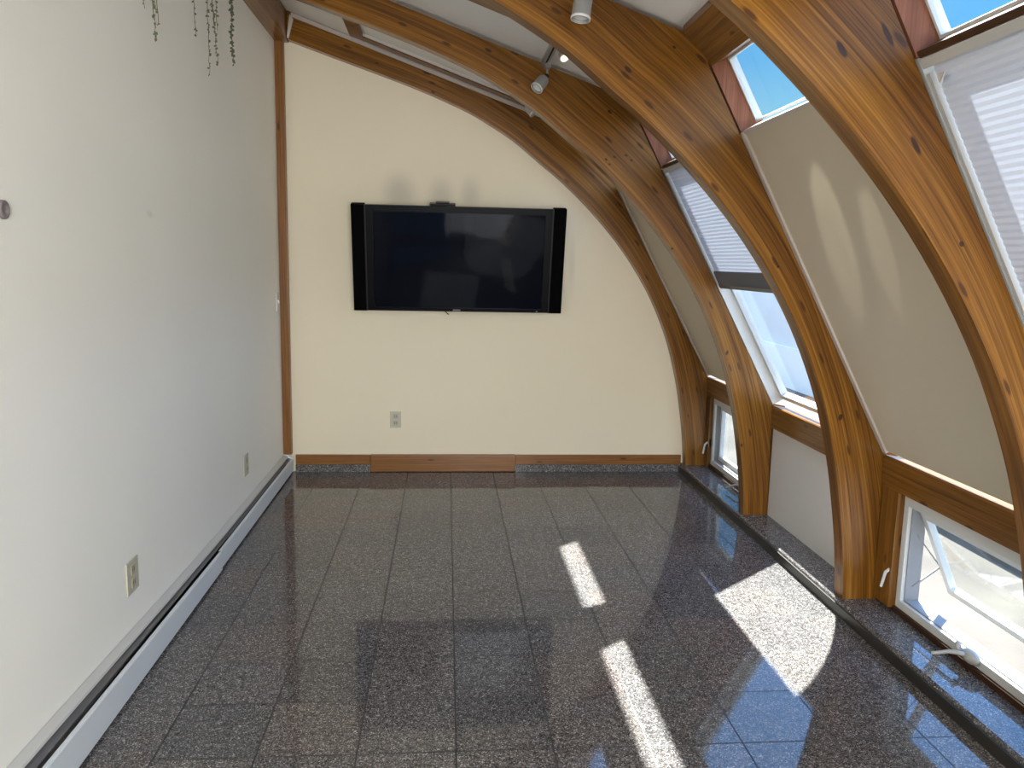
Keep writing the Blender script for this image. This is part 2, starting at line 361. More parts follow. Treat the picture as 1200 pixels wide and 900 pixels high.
# low wall under the glazing, one per bay that has no window
def bay(i): return RYS[i + 1] + RT, RYS[i]        # bay i lies between rafter i and i+1
for y in RYS: struct('wall_right_low', box(B(), 1.860, 1.97, y - .004, y + RT + .004, .02, .69), 'beam')
y0, y1 = bay(1); struct('wall_right_low', box(B(), 1.862, 1.95, y0, y1, .06, .585), 'white')
y0, y1 = bay(3); struct('wall_right_low', box(B(), 1.862, 1.95, y0, y1, .06, .585), 'white')

# ------------------------------------------------------------------ curved glulam rafters
INN = [(-1.09, 2.921), (-.78, 2.82), (-.41, 2.70), (-.14, 2.605), (.10, 2.505), (.25, 2.425), (.40, 2.335), (.52, 2.245), (.62, 2.165), (.70, 2.105),
       (.80, 2.02), (.92, 1.91), (1.07, 1.755), (1.20, 1.60), (1.32, 1.43), (1.42, 1.26), (1.50, 1.09), (1.56, .935), (1.60, .80),
       (1.64, .64), (1.67, .48), (1.695, .32), (1.71, .18), (1.718, .0605)]
def catmull(P, sub=3):
    o = []
    for i in range(len(P) - 1):
        p0 = Vector(P[max(i - 1, 0)]); p1 = Vector(P[i]); p2 = Vector(P[i + 1]); p3 = Vector(P[min(i + 2, len(P) - 1)])
        for k in range(sub):
            t_ = k / sub; o.append(.5 * ((2 * p1) + (-p0 + p2) * t_ + (2 * p0 - 5 * p1 + 4 * p2 - p3) * t_ ** 2 + (-p0 + 3 * p1 - 3 * p2 + p3) * t_ ** 3))
    o.append(Vector(P[-1])); return o
IN = catmull(INN)
ia = min(range(len(IN)), key=lambda i: (IN[i] - Vector((.70, 2.105))).length)
ib = min(range(len(IN)), key=lambda i: (IN[i] - Vector((1.60, .80))).length)
OC = [Vector((-1.09, ceilz(-1.09))), Vector((.925, ceilz(.925))), Vector((1.85, .72)), Vector((1.858, .0605))]
def arc(a, b_):
    s = [0]
    for i in range(a, b_): s.append(s[-1] + (IN[i + 1] - IN[i]).length)
    return [x / s[-1] for x in s]
OUT = [None] * len(IN)
for (a, b_, c, d) in ((0, ia, 0, 1), (ia, ib, 1, 2), (ib, len(IN) - 1, 2, 3)):
    for i, t_ in zip(range(a, b_ + 1), arc(a, b_)): OUT[i] = OC[c].lerp(OC[d], t_)
def rafter_mesh(y0, y1, seed):
    bm = B(); uv = bm.loops.layers.uv.verify(); NW = 6; vs = {}
    s = 0; S = []
    for i in range(len(IN)):
        if i: s += (IN[i] - IN[i - 1]).length
        S.append(s)
        for k in range(NW + 1):
            p_ = IN[i].lerp(OUT[i], k / NW)
            for q, y in enumerate((y0, y1)): vs[i, k, q] = bm.verts.new((p_.x, y, p_.y))
    def face(keys, uvs):
        f = bm.faces.new([vs[k] for k in keys])
        for l, u in zip(f.loops, uvs): l[uv].uv = u
    def V(i, k): return (S[i] + seed, (IN[i].lerp(OUT[i], k / NW) - IN[i]).length + seed * .3)
    for i in range(len(IN) - 1):
        for k in range(NW):
            face([(i, k, 0), (i + 1, k, 0), (i + 1, k + 1, 0), (i, k + 1, 0)], [V(i, k), V(i + 1, k), V(i + 1, k + 1), V(i, k + 1)])
            face([(i, k + 1, 1), (i + 1, k + 1, 1), (i + 1, k, 1), (i, k, 1)], [V(i, k + 1), V(i + 1, k + 1), V(i + 1, k), V(i, k)])
        for k in (0, NW):
            a = (S[i] + seed, .9 + seed); b_ = (S[i + 1] + seed, .9 + seed)
            face([(i, k, 0), (i, k, 1), (i + 1, k, 1), (i + 1, k, 0)], [a, (a[0], a[1] + .033), (b_[0], b_[1] + .033), b_])
    for i in (0, len(IN) - 1):
        for k in range(NW):
            face([(i, k, 0), (i, k + 1, 0), (i, k + 1, 1), (i, k, 1)], [(0, k * .03), (0, k * .03 + .03), (.08, k * .03 + .03), (.08, k * .03)])
    return bm
KN = {  # dark knots and plugged bolt holes: x, z, half length, half width, angle
    1: [(.17, 2.61, .024, .010, .4), (.83, 2.32, .018, .010, .6), (.82, 2.07, .011, .007, .6), (.865, 2.085, .011, .007, .6), (.84, 2.045, .010, .006, .6), (.93, 2.095, .011, .007, .6), (.96, 2.07, .011, .007, .6), (1.21, 1.60, .010, .008, 0), (1.56, 1.02, .010, .018, .3), (1.68, .48, .008, .014, 0)],
    2: [(.66, 2.26, .022, .010, .7), (.84, 2.35, .010, .006, .5), (1.32, 1.51, .008, .008, 0), (1.64, .88, .012, .018, .3)],
    3: [(.935, 2.045, .030, .011, .95), (1.05, 2.085, .042, .009, 1.0), (1.15, 1.82, .034, .009, 1.0), (1.36, 1.62, .016, .012, .9), (1.30, 1.575, .010, .008, .9)],
    0: [(-.51, 2.79, .014, .006, .3), (-.14, 2.62, .018, .008, .4), (1.72, .43, .007, .012, 0)], 4: []}
RL = ["curved glulam rafter set flush against the cream end wall, farthest of the row",
      "curved glulam rafter standing in front of the small closed corner window",
      "curved glulam rafter between the raised pleated blind and the large cream panel",
      "large curved glulam rafter with long dark knots crossing the top right corner",
      "curved glulam rafter at the near edge of the room, beside the fully drawn blind"]
for i, y in enumerate(RYS):
    sp = [(k[0] - 1.76, -RT / 2, k[1] - .06, k[2], .03, k[3], k[4], .9) for k in KN[i]]
    mt = wood('glulam_wood_%s' % 'abcde'[i], *WC, spots=sp)
    r = thing('glulam_rafter', (1.76, y + RT / 2, .06), RL[i], 'rafter', 'curved rafters along the room')
    part('arch', rafter_mesh(y, y + RT if i else BY - .001, i * 3.7), mt, r, keepuv=True)
    jb = B(); prism(jb, [g(.03), g(.34), g(.34, .10), g(.03, .10)], y, y + RT - .003)
    part('jamb', jb, 'redwood', r)
    jb = B(); prism(jb, [g(.342, .002), g(SL, .002), g(SL, .10), g(.342, .10)], y, y + RT - .003)
    part('jamb', jb, 'vinyl', r)

# ------------------------------------------------------------------ ledger, corner trim, baseboards
led = tag(mk('ledger_beam', box(B(), WX, -1.092, RY, BY, 2.915, 3.095), 'beam', bevel=.004), 'dark brown wooden ledger beam along the top of the left wall under the ceiling', 'beam')
struct('trim_2', box(B(), WX, -1.122, BY - .045, BY, .13, 2.915), 'trimwood', bevel=.003)
struct('baseboard_back', box(B(), -1.10, -.575, BY - .022, BY, .052, .122), 'trimwood', bevel=.002)
struct('baseboard_back', box(B(), -.572, .468, BY - .04, BY, .004, .124), 'trimwood', bevel=.003)
struct('baseboard_back', box(B(), .471, 1.70, BY - .022, BY, .052, .122), 'trimwood', bevel=.002)
struct('trim_3', box(B(), -1.10, -.575, BY - .028, BY, 0, .052), 'granite')
struct('trim_3', box(B(), .471, 1.69, BY - .028, BY, 0, .052), 'granite')

# ------------------------------------------------------------------ ceiling panels, header and sill beams
def slab(x0, x1, y0, y1, lo, hi):
    return prism(B(), [(x0, ceilz(x0) + lo), (x1, ceilz(x1) + lo), (x1, ceilz(x1) + hi), (x0, ceilz(x0) + hi)], y0, y1)
y0, y1 = bay(0)
tag(mk('ceiling_board', slab(-1.088, -.685, y0, y1, 0, .021), 'ceiling'), 'white ceiling board beside the ledger beam in the farthest bay', 'ceiling board')
tag(mk('cross_purlin', slab(-.683, -.59, y0, y1, -.004, .021), 'beam'), 'short brown cross piece between two white ceiling boards in the farthest bay', 'beam')
tag(mk('ceiling_rail', slab(-.588, .86, y1 - .120, y1 - .030, -.004, .021), 'beam'), 'long brown wooden rail beside the farthest rafter under the ceiling', 'rail')
tag(mk('white_rim_strip', prism(B(), [(-.588, ceilz(-.588) + .004), (.80, ceilz(.80) + .004), (.80, ceilz(.80) + .021), (-.588, ceilz(-.588) + .021)], y1 - .136, y1 - .121), 'white'), 'thin white strip edging the ceiling rail on the room side', 'trim strip')
wr = B()
prism(wr, [(-1.089, 2.925), (-1.076, 2.921), (-1.045, 3.04), (-1.068, 3.07)], y1 - .014, y1 - .002)
prism(wr, [(-1.06, ceilz(-1.06) - .03), (.74, ceilz(.74) - .03), (.90, ceilz(.9) - .008), (.90, ceilz(.90) - .004), (-1.06, ceilz(-1.06) - .004)], y1 - .014, y1 - .002)
tag(mk('white_edge_strip', wr, 'rim'), 'narrow white strip following the top edge of the farthest rafter', 'trim strip')
y0, y1 = bay(1)
tag(mk('ceiling_rail', slab(-1.088, .84, y0 + .46, y0 + .60, -.004, .021), 'beam'), 'brown wooden ceiling rail in the second bay, half hidden behind the rafter at top centre', 'rail')
HL = ['farthest', 'second farthest', 'third', 'nearest']
HT = ["header beam above the narrow end bay, half hidden behind the second rafter",
      "header beam above the bay with the raised blind",
      "broad wooden header beam above the blue sky pane and the large cream panel",
      "wooden header beam over the drawn blind at the upper right corner"]
ST = ["wooden sill beam above the small closed corner window",
      "wooden sill beam with a bright top edge below the clear glass, above the white low wall",
      "wide wooden sill beam above the opened awning window at the right edge",
      "wooden sill beam below the fully drawn blind, nearest bay"]
for i in range(4):
    y0, y1 = bay(i)
    tag(mk('header_beam', prism(B(), [(.872, 2.405), (.994 - .03, 2.286 + .035), g(.05), g(.05, .10), (1.02, 2.50), (.872, 2.44)], y0 + .001, y1 - .001), 'beam'), HT[i], 'beam', 'beams between the rafters')
    tag(mk('sill_beam', prism(B(), [(1.846, .588), (1.846, .712), (1.852, .718), (1.96, .700), (1.96, .588)], y0 + .001, y1 - .001), 'beam'), ST[i], 'beam', 'beams between the rafters')

# ------------------------------------------------------------------ top panes (one per bay) and lower clear panes
def framed(n, y0, y1, s0, s1, bar, off0=.06, off1=.10, mat='vinyl'):
    e = bpy.data.objects.new('window_%d' % n, None); COL.objects.link(e); e.location = (g(s1)[0], (y0 + y1) / 2, g(s1)[1]); e['kind'] = 'structure'
    bpy.context.view_layer.update()
    fr_ = B()
    prism(fr_, [g(s0, off0), g(s0 + bar, off0), g(s0 + bar, off1), g(s0, off1)], y0, y1)
    prism(fr_, [g(s1 - bar, off0), g(s1, off0), g(s1, off1), g(s1 - bar, off1)], y0, y1)
    prism(fr_, [g(s0 + bar, off0), g(s1 - bar, off0), g(s1 - bar, off1), g(s0 + bar, off1)], y0, y0 + bar)
    prism(fr_, [g(s0 + bar, off0), g(s1 - bar, off0), g(s1 - bar, off1), g(s0 + bar, off1)], y1 - bar, y1)
    part('window_frame', fr_, mat, e)
    gl_ = B(); prism(gl_, [g(s0 + bar, .078), g(s1 - bar, .078), g(s1 - bar, .082), g(s0 + bar, .082)], y0 + bar, y1 - bar)
    part('window_pane', gl_, 'glass', e); return e
for i in (1, 3):
    y0, y1 = bay(i); struct('trim_5', prism(B(), [g(.326, .004), g(.3435, .004), g(.3435, .10), g(.326, .10)], y0 + .001, y1 - .001), 'darkwood')  # dark strip stands in for the shadow gap above the headrail
nwin = 0
for i in range(4):
    y0, y1 = bay(i); nwin += 1
    framed(nwin, y0 + .001, y1 - .001, .051, .325, .009, .070, .10)
for i in (1, 3):
    y0, y1 = bay(i); nwin += 1
    framed(nwin, y0 + .001, y1 - .001, .345, SL - .01, .028)

# ------------------------------------------------------------------ cream infill panels
PT = {0: "cream painted panel in the farthest sloping bay, seen as a narrow strip", 2: "large cream painted panel between two rafters with faint light streaks, upper right"}
for i in (0, 2):
    y0, y1 = bay(i)
    p_ = thing('infill_panel', (1.5, (y0 + y1) / 2, 1.38), PT[i], 'panel', 'cream panels in the glazing slope')
    bd = B(); prism(bd, [g(.345, .003), g(SL - .02, .003), g(SL - .02, .035), g(.345, .035)], y0 + .03, y1 - .03); part('board', bd, 'panel', p_)
    rm = B()
    prism(rm, [g(.335, -.006), g(SL - .012, -.006), g(SL - .012, .036), g(.335, .036)], y0 + .002, y0 + .030)
    prism(rm, [g(.335, -.006), g(SL - .012, -.006), g(SL - .012, .036), g(.335, .036)], y1 - .030, y1 - .002)
    prism(rm, [g(.330, -.002), g(.345, -.002), g(.345, .058), g(.330, .058)], y0 + .030, y1 - .030)
    part('rim', rm, 'rim', p_)

# ------------------------------------------------------------------ pleated blinds
def blind(i, s_end, label, raised):
    y0, y1 = bay(i); y0 += .012; y1 -= .012
    e = thing('pleated_blind', (g(.36)[0], (y0 + y1) / 2, g(.36)[1]), label, 'blind', 'pleated window blinds')
    hr = B(); prism(hr, [g(.345, -.004), g(.372, -.004), g(.372, .036), g(.345, .036)], y0, y1); part('headrail', hr, 'heatertop', e, bevel=.003)
    cl = B(); a = []; s = .366; k = 0; stack = s_end - (.10 if raised else .0)
    s_c = s_end - (.075 if raised else 0)
    while s < s_c:
        a.append(g(s, .012 + (.003 if k % 2 else 0))); s += .010; k += 1
    NY = 24; rows = []
    for (x, z) in a:
        rows.append([cl.verts.new((x, y0 + .014 + (y1 - y0 - .028) * j / NY, z)) for j in range(NY + 1)])
    for r0, r1 in zip(rows, rows[1:]):
        for j in range(NY): cl.faces.new([r0[j], r0[j + 1], r1[j + 1], r1[j]])
    part('cloth', cl, 'blind', e)
    br = B(); prism(br, [g(s_end, .002), g(s_end + .022, .002), g(s_end + .022, .032), g(s_end, .032)], y0 + .008, y1 - .008); part('bottom_rail', br, 'damper', e, bevel=.003)
    if raised:
        sk = B(); prism(sk, [g(s_c - .004, .006), g(s_end, .004), g(s_end, .030), g(s_c - .004, .026)], y0 + .012, y1 - .012); part('gathered_stack', sk, 'stack', e, bevel=.003)
    for (ya, yb) in ((y1 - .010, y1), (y0, y0 + .010)):
        ch = B(); prism(ch, [g(.386, .0), g(SL - .03 if not raised else s_end, .0), g(SL - .03 if not raised else s_end, .03), g(.386, .03)], ya, yb); part('side_channel', ch, 'heatertop', e)
    return e
blind(1, 1.055, 'pleated blue-white blind pulled halfway down between the second and third rafters', True)
bl = blind(3, 1.78, 'pleated white blind fully drawn, cut by the right edge of the picture', False)
y0, y1 = bay(3)
tr_ = B()
a0 = g(.395, -.004)
pts = [(a0[0], y1 - .085, a0[1]), (a0[0] + .004, y1 - .045, a0[1] + .002), (g(.43, -.012)[0], y1 - .062, g(.43, -.012)[1]), (g(.415, -.02)[0], y1 - .078, g(.415, -.02)[1])]
vv = [tr_.verts.new(q) for q in pts]; vb = [tr_.verts.new((q[0] + .003, q[1], q[2] + .002)) for q in pts]
tr_.faces.new(vv); tr_.faces.new(vb[::-1])
for k in range(4): tr_.faces.new([vv[k], vb[k], vb[(k + 1) % 4], vv[(k + 1) % 4]])
part('torn_corner', tr_, 'white', bl)

# ------------------------------------------------------------------ low awning windows
def frame_rect(bm, x0, x1, y0, y1, z0, z1, w, M4=None, wt=None):
    wt = wt or w
    box(bm, x0, x1, y0, y1, z0, z0 + w, M4); box(bm, x0, x1, y0, y1, z1 - wt, z1, M4)
    box(bm, x0, x1, y0, y0 + w, z0 + w, z1 - wt, M4); box(bm, x0, x1, y1 - w, y1, z0 + w, z1 - wt, M4); return bm
def awning(n, y0, y1, opened, lever_y, crank_y):
    z0, z1 = .085, .572
    e = bpy.data.objects.new('window_%d' % n, None); COL.objects.link(e); e.location = (1.93, (y0 + y1) / 2, z0); e['kind'] = 'structure'
    bpy.context.view_layer.update()
    fb = B(); frame_rect(fb, 1.885, 1.965, y0, y1, z0, z1, .034, wt=.040); part('window_frame', fb, 'vinyl', e, bevel=.003)
    gs = B(); frame_rect(gs, 1.900, 1.962, y0 + .0345, y1 - .0345, z0 + .0345, z1 - .0405, .006); part('gasket', gs, 'vinylgrey', e)
    piv = Vector((1.945, 0, z1 - .045)); M4 = Matrix.Translation(piv) @ Matrix.Rotation(-math.radians(opened), 4, 'Y') @ Matrix.Translation(-piv)
    sb = B(); frame_rect(sb, 1.925, 1.955, y0 + .043, y1 - .043, z0 + .043, z1 - .05, .030, M4); sa = part('sash', sb, 'vinyl', e, bevel=.002)
    gb = B(); box(gb, 1.938, 1.942, y0 + .073, y1 - .073, z0 + .073, z1 - .08, M4); pn = part('window_pane', gb, 'glass', e)
    if opened:
        arm = B(); yy = y1 - .045
        lo = M4 @ Vector((1.93, yy, z0 + .17)); tube(arm, [(1.93, yy + .004, z0 + .10), tuple(lo)], .004); tube(arm, [(1.93, yy + .004, z1 - .16), tuple(lo)], .003)
        part('stay_arm', arm, 'vinylgrey', e)
    # sash lock lever at the far jamb
    lv = B(); box(lv, 1.872, 1.886, lever_y - .012, lever_y + .012, .21, .27); tube(lv, [(1.868, lever_y, .245), (1.845, lever_y + .005, .225), (1.838, lever_y + .018, .155)], .008, r2=.006)
    part('lock_lever', lv, 'vinyl', e, smooth=False)
    # crank operator on the bottom rail
    cr = B(); lathe(cr, [(.0, 0), (.026, 0), (.024, .012), (.014, .026), (.0, .028)], (1.884, crank_y, .112), (-1, 0, .15), 18)
    for v in cr.verts: v.co.y = crank_y + (v.co.y - crank_y) * 1.9
    tube(cr, [(1.858, crank_y + .005, .118), (1.842, crank_y + .015, .122), (1.825, crank_y + .045, .112), (1.80, crank_y + .075, .092), (1.782, crank_y + .082, .088)], .009, r2=.006)
    lathe(cr, [(.0, 0), (.010, .002), (.011, .02), (.007, .034), (.0, .036)], (1.858, crank_y + .035, .118), (0, .5, 1), 12)
    part('crank_handle', cr, 'crank', e, smooth=True)
    return e
y0, y1 = bay(0); awning(7, y0 + .02, y1 - .055, 0, y1 - .038, y0 + .33)
tag(mk('window_post', box(B(), 1.862, 1.96, y1 - .05, y1 - .002, .062, .586), 'beam'), 'slim dark wooden post beside the small closed corner window', 'post')
struct('trim_4', box(B(), 1.875, 1.96, y0 + .002, y1 - .052, .061, .084), 'darkwood')
y0, y1 = bay(2); awning(8, y0 + .03, y1 - .125, 24, y1 - .105, y0 + .50)
tag(mk('window_post', box(B(), 1.856, 1.96, y1 - .122, y1 - .002, .075, .586), 'beam'), 'wooden post between the third rafter and the opened awning window', 'post')
struct('trim_4', box(B(), 1.875, 1.96, y0 + .002, y1 - .124, .061, .084), 'darkwood')

# ------------------------------------------------------------------ baseboard heater
ht = thing('baseboard_heater', (WX, 3.0, 0), 'long pale blue-grey baseboard heater along the foot of the left wall', 'heater')
YA, YB, YJ = -.6, 5.655, 3.80
def hz(y): return .128 + max(0, (YJ - y)) * .024         # height at the wall, rising a little towards the viewer
def hf(y): return .100 + max(0, (YJ - y)) * .017
def strip(name, fn, mat, ya, yb, bev=0):
    bm = B(); n = 8; R = []
    for k in range(n + 1):
        y = ya + (yb - ya) * k / n; R.append([bm.verts.new((x, y, z)) for x, z in fn(y)])
    c = len(R[0])
    bm.faces.new(R[0]); bm.faces.new(R[-1][::-1])
    for r0, r1 in zip(R, R[1:]):
        for j in range(c): bm.faces.new([r0[j], r1[j], r1[(j + 1) % c], r0[(j + 1) % c]])
    return part(name, bm, mat, ht)
strip('back_plate', lambda y: [(WX + .0005, .012), (WX + .004, .012), (WX + .004, hz(y) - .004), (WX + .0005, hz(y))], 'heatertop', YA, YB)
strip('hood', lambda y: [(WX + .004, hz(y)), (WX + .030, hz(y) - .010), (WX + .032, hz(y) - .018), (WX + .029, hz(y) - .018), (WX + .004, hz(y) - .006)], 'heatertop', YA, YB)
strip('damper', lambda y: [(WX + .026, hz(y) - .024), (WX + .047, hf(y) + .002), (WX + .046, hf(y) - .001), (WX + .025, hz(y) - .028)], 'damper', YA, YB)
strip('element', lambda y: [(WX + .006, .03), (WX + .05, .03), (WX + .05, .06), (WX + .006, .06)], 'black', YA, YB)
def cover(y, o=0): 
    f = hf(y)
    return [(WX + .062 + o, .012), (WX + .066 + o, .012), (WX + .066 + o, f - .004), (WX + .062 + o, f + .002), (WX + .054 + o, f + .002), (WX + .054 + o, f - .001), (WX + .061 + o, f - .002)]
strip('front_cover', lambda y: cover(y), 'heater', YJ + .012, YB - .002)
strip('front_cover', lambda y: cover(y, .008), 'heater', YA, YJ - .004)
ec = B(); prism(ec, [(WX, .005), (WX + .068, .005), (WX + .068, .100), (WX + .035, .126), (WX, .134)], YB, YB + .014); part('end_cap', ec, 'heater', ht, bevel=.002)
for y in (1.9, 3.1, 3.78, 4.7, 5.5): part('foot_bracket', box(B(), WX + .01, WX + .06, y, y + .012, 0, .03), 'damper', ht)

# ------------------------------------------------------------------ television on a tilting wall mount
tv = thing('television', (.045, BY, 1.52), 'wide black flat television tilted down on the cream end wall', 'television')
TW_, TH_ = 1.425, .715
tb = Vector((.045, 5.595, 1.168)); til = math.radians(12.5)
T4 = Matrix.Translation(tb) @ Matrix.Rotation(til, 4, 'X')       # local: x across, -y outwards, z up from the bottom edge
def tvb(x0, x1, y0, y1, z0, z1, bm=None):
    return box(bm or B(), x0, x1, y0, y1, z0, z1, T4)
hw = TW_ / 2
part('housing', tvb(-hw + .10, hw - .10, .002, .07, .02, TH_ - .02), 'tvblack', tv, bevel=.01)
bz = B(); w = .092
frame_rect(bz, 0, 1, 0, 1, 0, 1, .1); bz.free(); bz = B()
x0, x1 = -hw + w, hw - w
tvb(x0, x1, -.022, .0, 0, .024, bz); tvb(x0, x1, -.022, .0, TH_ - .042, TH_, bz)
tvb(x0, x0 + .048, -.022, .0, .024, TH_ - .042, bz); tvb(x1 - .048, x1, -.022, .0, .024, TH_ - .042, bz)
bzo = part('bezel', bz, 'tvblack', tv)
part('screen', tvb(x0 + .048, x1 - .048, -.014, .0, .024, TH_ - .042), 'screen', tv)
for sgn in (-1, 1):
    a, c = sorted((sgn * hw, sgn * (hw - w + .006)))
    sp_ = part('speaker', tvb(a, c, -.026, .05, -.002, TH_ + .001), 'tvspk', tv, bevel=.003)
    a, c = sorted((sgn * (hw - w + .006), sgn * (hw - w - .002)))
    part('speaker_edge', tvb(a, c, -.027, .0, 0, TH_ - .002), 'tvedge', sp_)
lg = part('logo', tvb(-.04, .012, -.0235, -.022, .006, .015), 'logo', tv); lg['label'] = 'tiny silver maker mark, unreadable'
part('power_light', tvb(.535, .548, -.0235, -.022, .006, .013), 'logo', tv)
cb = B(); box(cb, -.20, -.03, -.01, .05, TH_ + .002, TH_ + .014, T4); box(cb, -.16, -.07, .0, .06, TH_ + .014, TH_ + .022, T4); part('top_bracket', cb, 'tvblack', tv, bevel=.002)
mb = B(); box(mb, -.30, .36, BY - .02, BY - .001, 1.28, 1.72)
box(mb, -.20, -.16, 5.615, BY - .01, 1.30, 1.36); box(mb, .22, .26, 5.615, BY - .01, 1.30, 1.36); box(mb, -.20, -.16, 5.575, BY - .01, 1.64, 1.70); box(mb, .22, .26, 5.575, BY - .01, 1.64, 1.70)
part('wall_mount', mb, 'tvedge', tv)
cw = B(); tube(cw, [(-.055, 5.60, 1.19), (-.045, 5.60, 1.16), (-.03, 5.602, 1.145), (-.022, 5.603, 1.142)], .003, 8); part('cable_end', cw, 'tvblack', tv)

# ------------------------------------------------------------------ wall sockets, switch, fittings
def socket(loc, wall, label, w_=.078, h_=.118):
    o = thing('wall_outlet', loc, label, 'outlet', 'ivory wall outlets')
    x, y, z = loc
    def P(u0, u1, d0, d1, z0, z1):
        return box(B(), x + u0, x + u1, y - d1, y - d0, z + z0, z + z1) if wall == 'b' else box(B(), x + d0, x + d1, y + u0, y + u1, z + z0, z + z1)
    part('cover_plate', P(-w_ / 2, w_ / 2, .0005, .006, -h_ / 2, h_ / 2), 'ivory', o, bevel=.002)
    for s in (-1, 1):
        r = part('receptacle', P(-.017, .017, .0055, .0085, s * .024 - .017, s * .024 + .017), 'ivory2', o, bevel=.001)
        for t_ in (-.007, .007):
            part('slot', P(t_ - .0015, t_ + .0015, .0086, .0090, s * .024 - .006, s * .024 + .007), 'slot', r)
    return o
socket((WX, 2.90, .345), 'l', 'ivory wall outlet on the left wall nearer the viewer, above the heater', .105, .122)
socket((WX, 4.59, .328), 'l', 'small wall outlet on the left wall above the far stretch of the heater', .10, .122)
socket((-.395, BY, .378), 'b', 'ivory wall outlet low on the cream end wall below the television')
sw = thing('light_switch', (WX, 5.56, 1.21), 'pale light switch plate on the left wall next to the corner trim', 'switch')
part('cover_plate', box(B(), WX + .0005, WX + .006, 5.525, 5.595, 1.15, 1.27), 'white', sw, bevel=.002)
part('toggle', box(B(), WX + .006, WX + .016, 5.555, 5.565, 1.20, 1.225), 'white', sw)
kb = B(); lathe(kb, [(0, 0), (.025, 0), (.024, .007), (.016, .010), (.013, .006), (0, .006)], (WX + .0005, 2.205, 1.612), (1, 0, 0), 20)
tag(mk('wall_fitting', kb, 'knob', smooth=True), 'small round grey fitting on the left wall at the left edge of the picture', 'wall fitting')

# ------------------------------------------------------------------ track lighting
def track(y0, y1, label):
    x = .465; z = ceilz(x)
    o = thing('light_track', (x, (y0 + y1) / 2, z), label, 'light track', 'light tracks on the ceiling')
    bm = B(); box(bm, x - .018, x + .018, y0, y1, z - .022, z + .005); part('rail', bm, 'metal', o, bevel=.002)
    bm = B(); box(bm, x - .005, x + .005, y0 + .01, y1 - .01, z - .0228, z - .0222); part('slot', bm, 'black', o); return o
def spot(base, target_dir, label, lit=0, L_=.115, r=.034, stem=.05):
    bx_, by_, bz_ = base; d = Vector(target_dir).normalized(); o = thing('track_spotlight', base, label, 'spotlight', 'spotlights on the ceiling tracks')
    ad = B(); box(ad, bx_ - .015, bx_ + .015, by_ - .03, by_ + .03, bz_ - .022, bz_); tube(ad, [(bx_, by_, bz_ - .02), (bx_, by_, bz_ - stem)], .006)
    part('adapter', ad, 'metal', o)
    top = Vector((bx_, by_, bz_ - stem)); yk = B(); tube(yk, [tuple(top), tuple(top + d * .03)], .012); part('knuckle', yk, 'black', o)
    c0 = top + d * .02
    hd = B(); lathe(hd, [(0, 0), (r * .65, .002), (r * .95, .014), (r, .03), (r, L_), (r * .88, L_ + .001), (r * .80, L_ - .02), (0, L_ - .022)], c0, d, 24)
    h = part('lamp_housing', hd, 'metal', o, smooth=False)
    rg = B(); lathe(rg, [(r * 1.0, L_ - .010), (r * 1.06, L_ - .008), (r * 1.06, L_), (r * .9, L_), (r * .9, L_ - .010)], c0, d, 24); part('ring', rg, 'white', h)
    bb = B(); lathe(bb, [(0, 0), (r * .5, .002), (r * .74, .01), (0, .012)], c0 + d * (L_ - .018), d, 18)
    part('bulb', bb, 'bulb' if lit else 'white', o)
    if lit:
        l = bpy.data.lights.new('bulb_light', 'SPOT'); l.energy = lit; l.color = (1, .78, .50); l.shadow_soft_size = .025; l.spot_size = math.radians(110); l.spot_blend = .6
        lo = bpy.data.objects.new('bulb_light', l); COL.objects.link(lo); lo.location = c0 + d * (L_ + .02); lo.rotation_euler = d.to_track_quat('-Z', 'Y').to_euler()
    return o
track(3.34, 4.43, 'grey ceiling track between the second and third rafters')
track(4.55, 5.48, 'grey ceiling track in the farthest bay, mostly hidden')
track(2.12, 3.23, 'grey ceiling track above the frame in the third bay')
zt = ceilz(.465) - .022
spot((.475, 4.36, zt), (-.62, -.42, -.8), 'grey cylindrical spotlight pointing down left at the end of the middle track', stem=.055, L_=.085, r=.031)
spot((.49, 3.95, zt - .008), (.15, -.55, -.8), 'lit spotlight with a warm glow half hidden behind the rafter at top centre', lit=1.2, stem=.012, L_=.05, r=.022)
spot((.44, 5.30, zt + .008), (.5, -.2, -.5), 'spotlight in the farthest bay peeping out below the second rafter', stem=.03, L_=.075, r=.028)
spot((.445, 3.02, zt + .006), (-.12, -.10, -1), 'grey cylindrical spotlight hanging at the top edge of the picture', stem=.035, r=.034, L_=.115)
# two added beams with unseen fixtures make the streaks on the large cream panel
for tgt, w_, p_ in (((1.33, 2.84, 1.66), 9.5, 26), ((1.37, 2.58, 1.60), 6.5, 20)):
    src = Vector((.35, tgt[1] - .36, 2.50)); d = (Vector(tgt) - src).normalized()
    l = bpy.data.lights.new('added_streak_beam', 'SPOT'); l.energy = p_; l.color = (1, .98, .88); l.shadow_soft_size = .01; l.spot_size = math.radians(w_); l.spot_blend = .35
    lo = bpy.data.objects.new('added_streak_beam', l); COL.objects.link(lo); lo.location = src; lo.rotation_euler = d.to_track_quat('-Z', 'Y').to_euler()
    tp = src - d * .085; bz0 = ceilz(tp.x) - .002
    spot((tp.x, tp.y, bz0), d, 'added unseen spotlight in the third bay making the %s light streak on the large cream panel' % ('wider' if w_ > 8 else 'narrower'), stem=bz0 - tp.z, L_=.055, r=.026)
hk = B()
cx, cy = .80, 4.34; cz = ceilz(cx)
lathe(hk, [(0, 0), (.026, 0), (.026, .006), (.012, .012), (.012, .03), (0, .032)], (cx, cy, cz), (-.33, 0, -1), 16)
tag(mk('ceiling_fitting', hk, 'white', smooth=False), 'tiny white round ceiling fitting where the second and third rafters meet in view', 'ceiling fitting')

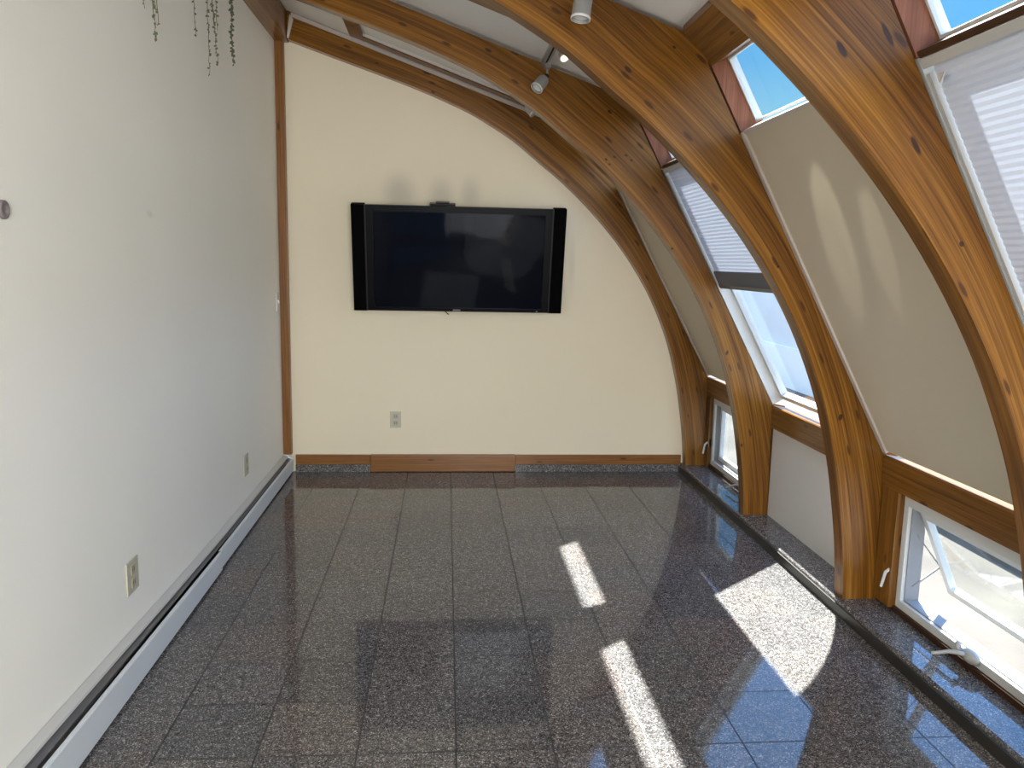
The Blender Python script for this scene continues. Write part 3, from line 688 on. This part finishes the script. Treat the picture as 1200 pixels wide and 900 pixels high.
# ------------------------------------------------------------------ trailing plants hanging at the left wall
def plant(px, py, pz, strands, label):
    o = thing('trailing_plant', (px, py, pz), label, 'plant', 'trailing plants at the left wall')
    pt = B(); lathe(pt, [(0, 0), (.035, 0), (.05, .08), (.054, .08), (.054, .095), (.045, .095), (.04, .07), (0, .07)], (px, py, pz), (0, 0, 1), 20)
    box(pt, WX, px, py - .01, py + .01, pz + .05, pz + .06); part('pot', pt, 'pot', o)
    for (dy, x_, zend, dens, lean) in strands:
        st = B(); path = [(px, py, pz + .085), (px + .03, py + dy * .6, pz + .10), (x_, py + dy, pz + .02)]
        n = max(4, int((pz - zend) / .03)); z = pz + .02
        for k in range(1, n + 1):
            f = k / n; path.append((x_ + random.uniform(-.003, .003), py + dy + lean * f + random.uniform(-.005, .005), pz + .02 + (zend - pz - .02) * f))
        tube(st, path, .0022, 5, r2=.001)
        s_ = part('stem', st, 'stem', o)
        lf = B()
        for k in range(2, len(path) - 1):
            a = Vector(path[k]); b_ = Vector(path[k + 1])
            for q in range(dens):
                if random.random() < .12: continue
                c = a.lerp(b_, random.random()); ang = random.uniform(0, 6.28); ln = random.uniform(.010, .019) * (1.15 - .4 * k / len(path)); wd = ln * .38
                d = Vector((math.cos(ang) * .7, math.sin(ang), random.uniform(-1.1, -.1))).normalized(); sd = d.cross(Vector((math.cos(ang + 1), math.sin(ang + 1), .3))).normalized(); up = d.cross(sd) * .0012
                q4 = [c, c + d * ln * .5 + sd * wd, c + d * ln, c + d * ln * .5 - sd * wd]
                v1 = [lf.verts.new(x + up) for x in q4]; v2 = [lf.verts.new(x - up) for x in q4]
                lf.faces.new(v1); lf.faces.new(v2[::-1])
                for j in range(4): lf.faces.new([v1[j], v2[j], v2[(j + 1) % 4], v1[(j + 1) % 4]])
        part('leaves', lf, 'leaf', s_)
    return o
plant(-1.12, 3.20, 2.66, [(-.05, -1.13, 2.38, 3, 0), (-.02, -1.12, 2.285, 5, .05), (.06, -1.12, 2.36, 2, 0)], 'short sparse trailing plant at the top of the left wall, left of the bushier one')
plant(-1.12, 4.02, 2.86, [(-.20, -1.15, 2.46, 2, .01), (-.10, -1.12, 2.32, 3, .0), (-.04, -1.13, 2.40, 6, .12), (.10, -1.14, 2.57, 2, .02), (.30, -1.12, 2.46, 14, .03)], 'trailing plant with long green strands at the top of the left wall, nearer the corner')

# ------------------------------------------------------------------ outside
tag(mk('gravel_terrace', box(B(), 1.97, 30, -12, 60, -.25, -.02), 'ground'), 'bright pale gravel ground outside the low windows', 'gravel', kind='structure')
tag(mk('parapet_wall', box(B(), 4.36, 4.4, 5.6, 40, -.02, .50), 'parapet'), 'low pale parapet wall outside beyond the clear pane', 'wall', kind='structure')
tag(mk('masonry_curb', box(B(), 2.95, 3.15, -1, 5.4, -.02, .42), 'kerbwhite', bevel=.01), 'low white masonry curb outside the awning window', 'curb')
tag(mk('neighbour_wall', box(B(), 4.401, 4.6, 5.6, 60, -.02, 1.55), 'farblue'), 'hazy blue wall far outside, seen through the clear pane under the raised blind', 'wall', kind='structure')
